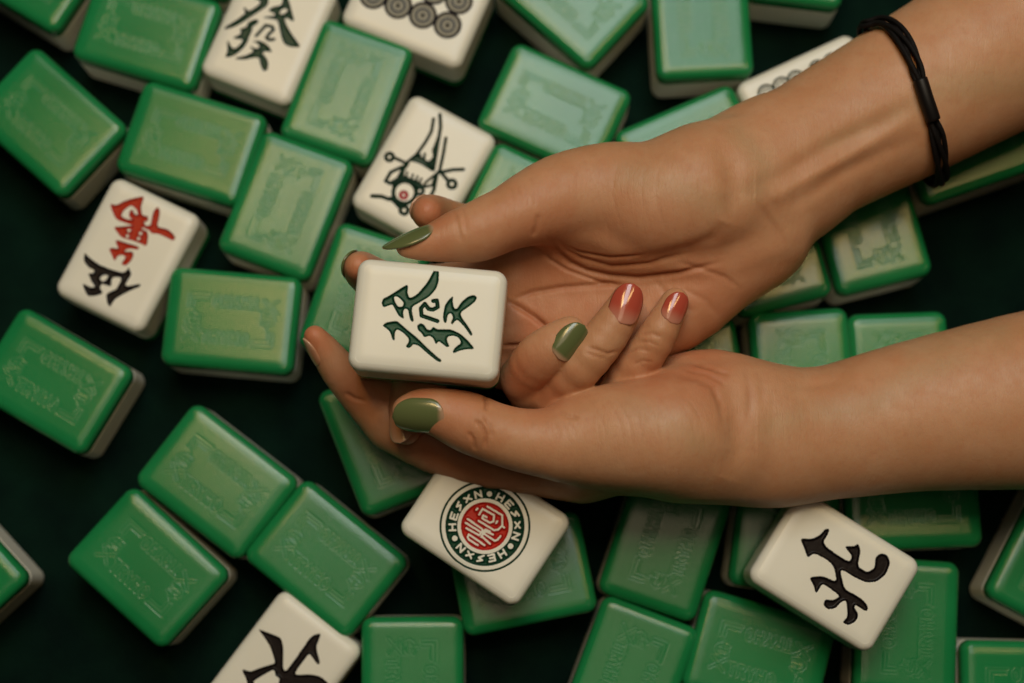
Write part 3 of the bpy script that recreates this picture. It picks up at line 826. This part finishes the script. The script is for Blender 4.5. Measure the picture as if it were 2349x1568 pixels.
cr_l = [
 ([(1088,962),(1104,975),(1115,998),(1112,1031)], 4, .7, ANY, .4),
 ([(1108,955),(1126,980),(1130,1010)], 3.5, .4, ANY, .25),
 ([(1075,990),(1086,1010),(1090,1035)], 3.5, .5, ANY, .3),
 ([(1112,905),(1118,925),(1116,945)], 5, .7, ANY, .2),
 ([(1708,842),(1719,880),(1722,930),(1720,985)], 9, .38, ANY, .2),
 ([(1740,846),(1748,880),(1750,930)], 9, .25, ANY, .08),
 ([(1545,858),(1600,868),(1635,885),(1655,925),(1662,980)], 9, .6, ANY, .2),
 ([(1580,830),(1630,845),(1680,862)], 5, .5, ANY, .25),
 ([(1560,845),(1620,858),(1670,885)], 5, .4, ANY, .2),
 ([(1650,880),(1690,950),(1696,1030),(1670,1100)], 28, 1.6, ANY, .04),
 ([(1800,890),(1860,885),(1930,875)], 12, .5, ANY, 0),
 ([(1343,795),(1366,802),(1395,812),(1420,806)], 3.5, .45, (58, 90), .35),
 ([(1338,806),(1362,816),(1392,824)], 3, .3, (58, 90), .25),
 ([(1440,812),(1462,800),(1492,806)], 3, .3, (56, 90), .3),
 ([(1470,768),(1495,765),(1520,775)], 3, .35, (56, 90), .3),
 ([(1462,785),(1490,785),(1515,797)], 3, .3, (56, 90), .2),
 ([(1450,838),(1475,828),(1500,832)], 3, .25, (56, 90), .2),
 ([(790,900),(812,915),(842,922)], 5, .5, ANY, .2),
 ([(1275,940),(1300,955),(1330,960)], 5, .5, ANY, .15),
]
for i in range(10):
    x = 1370+i*27+(i*29 % 17)
    cr_l.append(([(x-34, 905), (x-8, 930), (x+12, 965), (x+20, 1005), (x+22, 1040)], 2.4, .05+.03*(i % 3), ANY, .06))
for i in range(4):
    cr_l.append(([(1250+i*18, 965), (1262+i*18, 985), (1268+i*18, 1010)], 2.2, .12, ANY, .08))
fl_l = [(720,770,60,.7),(830,900,90,.5),(1190,870,70,.65),(1240,840,60,.4),(1440,720,45,.3),(1545,730,40,.3),(1600,850,90,.55),(1500,880,80,.5),(960,905,60,.5),(1040,930,70,.35),(1250,900,70,.5),(1000,1040,120,.5)]
vn_l = [([(1880,950),(2000,930),(2100,860),(2200,820)], 30, .35), ([(1760,980),(1830,960)], 30, .3), ([(1450,930),(1560,980),(1600,1020)], 32, .3), ([(2100,800),(2300,760)], 35, .35)]
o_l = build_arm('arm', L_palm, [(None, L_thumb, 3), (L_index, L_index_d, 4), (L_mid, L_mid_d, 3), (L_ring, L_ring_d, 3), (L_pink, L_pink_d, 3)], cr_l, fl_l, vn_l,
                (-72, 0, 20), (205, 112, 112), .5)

person = empty('person', (0.12, 0.09, 0.0))
tag(person, 'two bare forearms reaching in from the right, cupped hands with green and red nails', 'person')
for o in (o_r, o_l):
    o.parent = person; o.matrix_parent_inverse = Matrix.Translation(person.location).inverted()
o_r['label'] = 'upper forearm and open hand wearing the bracelet'
o_l['label'] = 'lower forearm and hand with curled fingers'

# ------------------------------------------------------------------ nails
def bvh(o):
    me = o.data; n = len(me.vertices); v = np.zeros(n*3, np.float32); me.vertices.foreach_get('co', v)
    p = np.zeros(len(me.loops), np.int32); me.loops.foreach_get('vertex_index', p)
    return BVHTree.FromPolygons(v.reshape(-1, 3).tolist(), p.reshape(-1, 4).tolist())
BV = {o_r: bvh(o_r), o_l: bvh(o_l)}
def nail(arm, c, z, tip, ztip, nrm, L, Wd, mat, lift=.32, label=None, pointy=.55, bend=.10, back=0.0):
    """c: centreline spot under the nail (px,py,z); tip: spot towards the fingertip (px,py,ztip)"""
    P = at(c[0], c[1], z); Tp = at(tip[0], tip[1], ztip)
    t = Vector(Tp-P).normalized(); n = Vector(nrm).normalized(); n = (n-t*n.dot(t)).normalized(); s = t.cross(n)
    org = (Vector(P)+n*40)*MM
    hit, hn, _, _ = BV[arm].ray_cast(org, -n)
    if hn is not None:
        n = (n*1.2+Vector(hn)*.8).normalized(); n = (n-t*n.dot(t)).normalized()
    def surf(v):
        o_ = (Vector(P)+t*((v-.42)*L+back)+n*40)*MM
        h_, _, _, _ = BV[arm].ray_cast(o_, -n)
        return h_/MM if h_ is not None else None
    q0, q1 = surf(.08), surf(.45)
    if q1 is None: q1 = hit/MM if hit is not None else Vector(P)
    if q0 is not None and q0 != q1:
        t2 = (q1-q0).normalized()
        if t2.dot(t) > .8:
            t = (t2*.85+t*.15).normalized(); n = (n-t*n.dot(t)).normalized()
    s = t.cross(n)
    base = q1+n*lift-t*(.03*L)
    R_ = Wd*.64; phi = math.asin(min(.97, Wd/2/R_))
    nu, nv = 16, 22; V, al = [], []
    def hw(v):
        a = 1.0
        if v < .34: a = max(0, 1-((.34-v)/.34)**2.4)**.5
        if v > pointy: a = math.sqrt(max(0.0, 1-((v-pointy)/(1-pointy))**2))
        return max(a, .02)*(0.93+.07*math.sin(math.pi*min(1, v/.8)))
    for layer in (0, 1):
        for j in range(nv+1):
            v = j/nv; w = hw(v)
            for i in range(nu+1):
                u = (2*i/nu-1)*w
                th = .42 if layer else 0
                ed = (1-abs(2*i/nu-1)**6)*.18
                Rr = R_-th+(ed if not layer else 0)
                p = base+t*((v-.42)*L)+s*(Rr*math.sin(u*phi))+n*(Rr*math.cos(u*phi)-R_)-n*(bend*L*(v-.40)**2*1.6)
                V.append(tuple(x*MM for x in p)); al.append(v)
    Fc = []; m = (nu+1)*(nv+1)
    for j in range(nv):
        for i in range(nu):
            a = j*(nu+1)+i
            Fc.append((a, a+1, a+nu+2, a+nu+1)); Fc.append((m+a, m+a+nu+1, m+a+nu+2, m+a+1))
    for i in range(nu):
        Fc.append((i, m+i, m+i+1, i+1)); a = nv*(nu+1)+i; Fc.append((a, a+1, m+a+1, m+a))
    for j in range(nv):
        a = j*(nu+1); Fc.append((a, a+nu+1, m+a+nu+1, m+a)); a += nu; Fc.append((a, m+a, m+a+nu+1, a+nu+1))
    o = mesh_obj('fingernail', V, Fc, mat, None)
    bm = bmesh.new(); bm.from_mesh(o.data); bmesh.ops.recalc_face_normals(bm, faces=bm.faces); bm.to_mesh(o.data); bm.free()
    at_ = o.data.attributes.new('along', 'FLOAT', 'POINT'); at_.data.foreach_set('value', np.array(al, np.float32))
    o.parent = arm
    if label: o['label'] = label
    return o
nail(o_r, (965,563), 76.5, (930,566), 77, (-.25, .93, .42), 15.5, 9.5, M_NGREEN, label='long olive green thumbnail', pointy=.45, back=2.0)
nail(o_r, (985,488), 60, (983,488), 66, (-.85, .45, .2), 9, 8, M_NNUDE, label='clear nail seen edge on')
nail(o_r, (828,618), 62, (822,612), 69, (-.88, .40, .2), 11, 8.5, M_NGREEN, label='dark olive nail seen edge on', back=1.5)
nail(o_r, (933,975), 56, (931,1000), 57.5, (-.30, -.1, .92), 11, 7.6, M_NNUDE, label='clear unpainted nail', back=1.5, lift=.45)
nail(o_l, (972,941), 70.5, (935,944), 71, (-.05, -.55, .84), 14.5, 10.5, M_NGREEN, label='olive green thumbnail', back=.8, pointy=.6)
nail(o_l, (747,806), 58, (722,772), 61, (-.75, .2, .45), 9, 6.5, M_NNUDE, label='clear nail at the fingertip', back=2)
nail(o_l, (1288,784), 71, (1312,755), 71.5, (.42, -.18, .88), 11.5, 8.2, M_NGREEN, label='olive green nail', back=.6, lift=.55)
nail(o_l, (1430,708), 71, (1440,680), 71.5, (.12, .10, .97), 11.5, 8.8, M_NRED, label='glossy red nail fading to clear at the cuticle', back=.5)
nail(o_l, (1537,714), 67.5, (1549,690), 68, (.35, .05, .92), 9, 7, M_NRED, label='small red nail fading to clear', back=.8)

# ------------------------------------------------------------------ bracelet
def tube(pts, r, n=10, closed=False):
    V, Fc = [], []
    N_ = len(pts)
    prev = None
    for i, p in enumerate(pts):
        a = pts[(i-1) % N_] if (closed or i > 0) else p; b = pts[(i+1) % N_] if (closed or i < N_-1) else p
        t = (Vector(b)-Vector(a)).normalized()
        if prev is None: prev = t.orthogonal().normalized()
        u = (prev-t*prev.dot(t)).normalized(); prev = u; w = t.cross(u)
        rr_ = r(i/N_) if callable(r) else r
        for k in range(n):
            an = 2*math.pi*k/n; q = Vector(p)+(u*math.cos(an)+w*math.sin(an))*rr_
            V.append(tuple(q*MM))
    for i in range(N_ if closed else N_-1):
        for k in range(n):
            a = i*n+k; b = i*n+(k+1) % n; c = ((i+1) % N_)*n+(k+1) % n; d = ((i+1) % N_)*n+k
            Fc.append((a, b, c, d))
    if not closed: Fc += [tuple(reversed(range(n))), tuple(range((N_-1)*n, N_*n))]
    return V, Fc
front = [(1996,72),(2030,62),(2062,85),(2088,130),(2106,185),(2124,240),(2138,290),(2148,340),(2153,385),(2148,425)]
axis_z = 72.0
fp = []
def cat(P, t):
    n = len(P); i = int(math.floor(t)); f = t-i
    g_ = lambda k: np.array(P[min(max(k, 0), n-1)], float)
    p0, p1, p2, p3 = g_(i-1), g_(i), g_(i+1), g_(i+2)
    return .5*((2*p1)+(-p0+p2)*f+(2*p0-5*p1+4*p2-p3)*f*f+(-p0+3*p1-3*p2+p3)*f**3)
NF = 90
for i in range(NF):
    q = cat(front, i/(NF-1)*(len(front)-1))
    d = Vector(fw+rt*((q[0]-W_/2)/F)+up*(-(q[1]-H_/2)/F)).normalized()
    hit, hn, _, _ = BV[o_r].ray_cast(Vector(C0)*MM, d)
    if hit is not None: fp.append((np.array(hit/MM), np.array(hn)))
    else: fp.append((None, None))
val = [i for i, f in enumerate(fp) if f[0] is not None]
i0, i1 = val[0], val[-1]
path = [(fp[i][0], fp[i][1]) for i in val]
path = [(p, n/np.linalg.norm(n)) for p, n in path]
# close the loop underneath by walking the mirrored half
A_, B_ = path[0][0], path[-1][0]
mid = (A_+B_)/2
under = []
for i in range(1, 60):
    a = math.pi*i/60
    p = mid+(B_-A_)/2*math.cos(a)*1.06
    zr = (path[len(path)//2][0][2]-mid[2])
    ztop = max(p_[2] for p_, _ in path)
    depth = max(18.0, 30-(ztop-mid[2]))
    p = p+np.array([0, 0, -depth*math.sin(a)])
    nn = p-(mid-np.array([0, 0, depth*.3])); nn /= np.linalg.norm(nn)
    under.append((p, nn))
loop = path+under
LP = np.array([p for p, n in loop]); LN = np.array([n for p, n in loop])
for _ in range(6):
    LP = (LP+np.roll(LP, 1, 0)+np.roll(LP, -1, 0))/3; LN = (LN+np.roll(LN, 1, 0)+np.roll(LN, -1, 0))/3
LN /= np.linalg.norm(LN, axis=1)[:, None]
TT = np.roll(LP, -1, 0)-np.roll(LP, 1, 0); TT /= np.linalg.norm(TT, axis=1)[:, None]
SS = np.cross(TT, LN)
cum = np.concatenate([[0], np.cumsum(np.linalg.norm(np.diff(LP, axis=0), axis=1))])
tot = cum[-1]+np.linalg.norm(LP[0]-LP[-1])
br = empty('bracelet', tuple(LP.mean(0)*MM)); inv = Matrix.Translation(br.location).inverted()
tag(br, 'black bracelet of twisted cords with a smooth sleeve around the upper forearm', 'bracelet')
smid = cum[int(np.argmin(np.abs(np.array([proj(p[None])[0, 1] for p in LP[:len(path)]])-232)))]
for s_ in range(4):
    pts = []
    for i in range(len(LP)):
        w = 2*math.pi*round(tot/60)*cum[i]/tot+s_*math.pi/2
        near = math.exp(-((cum[i]-smid)/7.0)**4)
        am = 1.45*(1-.55*near)
        pts.append(LP[i]+SS[i]*am*math.cos(w)*1.15+LN[i]*(1.5+am*.45*(1+math.sin(w))-.4*near))
    V, Fc = tube(pts, .72, 10, True)
    o = mesh_obj('cord', V, Fc, M_CORD); o.parent = br; o.matrix_parent_inverse = inv
pts = [LP[i]+LN[i]*2.0 for i in range(len(LP)) if abs(cum[i]-smid) < 5.8 and i < len(path)]
V, Fc = tube(pts, 2.05, 20)
o = mesh_obj('sleeve', V, Fc, M_SLEEVE); o.parent = br; o.matrix_parent_inverse = inv

# ------------------------------------------------------------------ light
def area(name, loc, target, sx, sy, power, colr):
    d = bpy.data.lights.new(name, 'AREA'); d.shape = 'RECTANGLE'; d.size = sx; d.size_y = sy; d.energy = power; d.color = colr
    o = bpy.data.objects.new(name, d); col.objects.link(o); o.location = loc
    o.rotation_euler = (Vector(target)-Vector(loc)).to_track_quat('-Z', 'Y').to_euler()
    return o
area('softbox_light', (0.08, 0.52, 1.05), (0.03, 0.12, 0), .36, .62, 4.5, (.95, 1, .98))
area('warm_light', (-0.185, 0.38, 1.05), (-0.02, 0.10, 0), .10, .34, 1.9, (1, .66, .26))
area('warm_light', (0.375, 0.30, 1.03), (0.05, 0.10, 0), .09, .30, 1.2, (1, .66, .26))
area('added_fill_light', (0.05, 1.15, 1.35), (0.03, 0.08, 0), .9, .5, 2.2, (1, .95, .86))  # added fill, placed where flat tile tops do not mirror it
area('pendant_light', (0.02, 0.04, 1.55), (0.02, 0.04, 0), .5, .4, 1.25, (1, .74, .50))
w = bpy.data.worlds.new('World'); sc.world = w; w.use_nodes = True
bg = w.node_tree.nodes['Background']; bg.inputs[0].default_value = (1, .85, .68, 1); bg.inputs[1].default_value = .003

sc.render.engine = 'CYCLES'
sc.view_settings.view_transform = 'Standard'; sc.view_settings.look = 'None'
sc.view_settings.exposure = 0; sc.view_settings.gamma = 1
sc.cycles.use_denoising = True
sc.cycles.max_bounces = 8
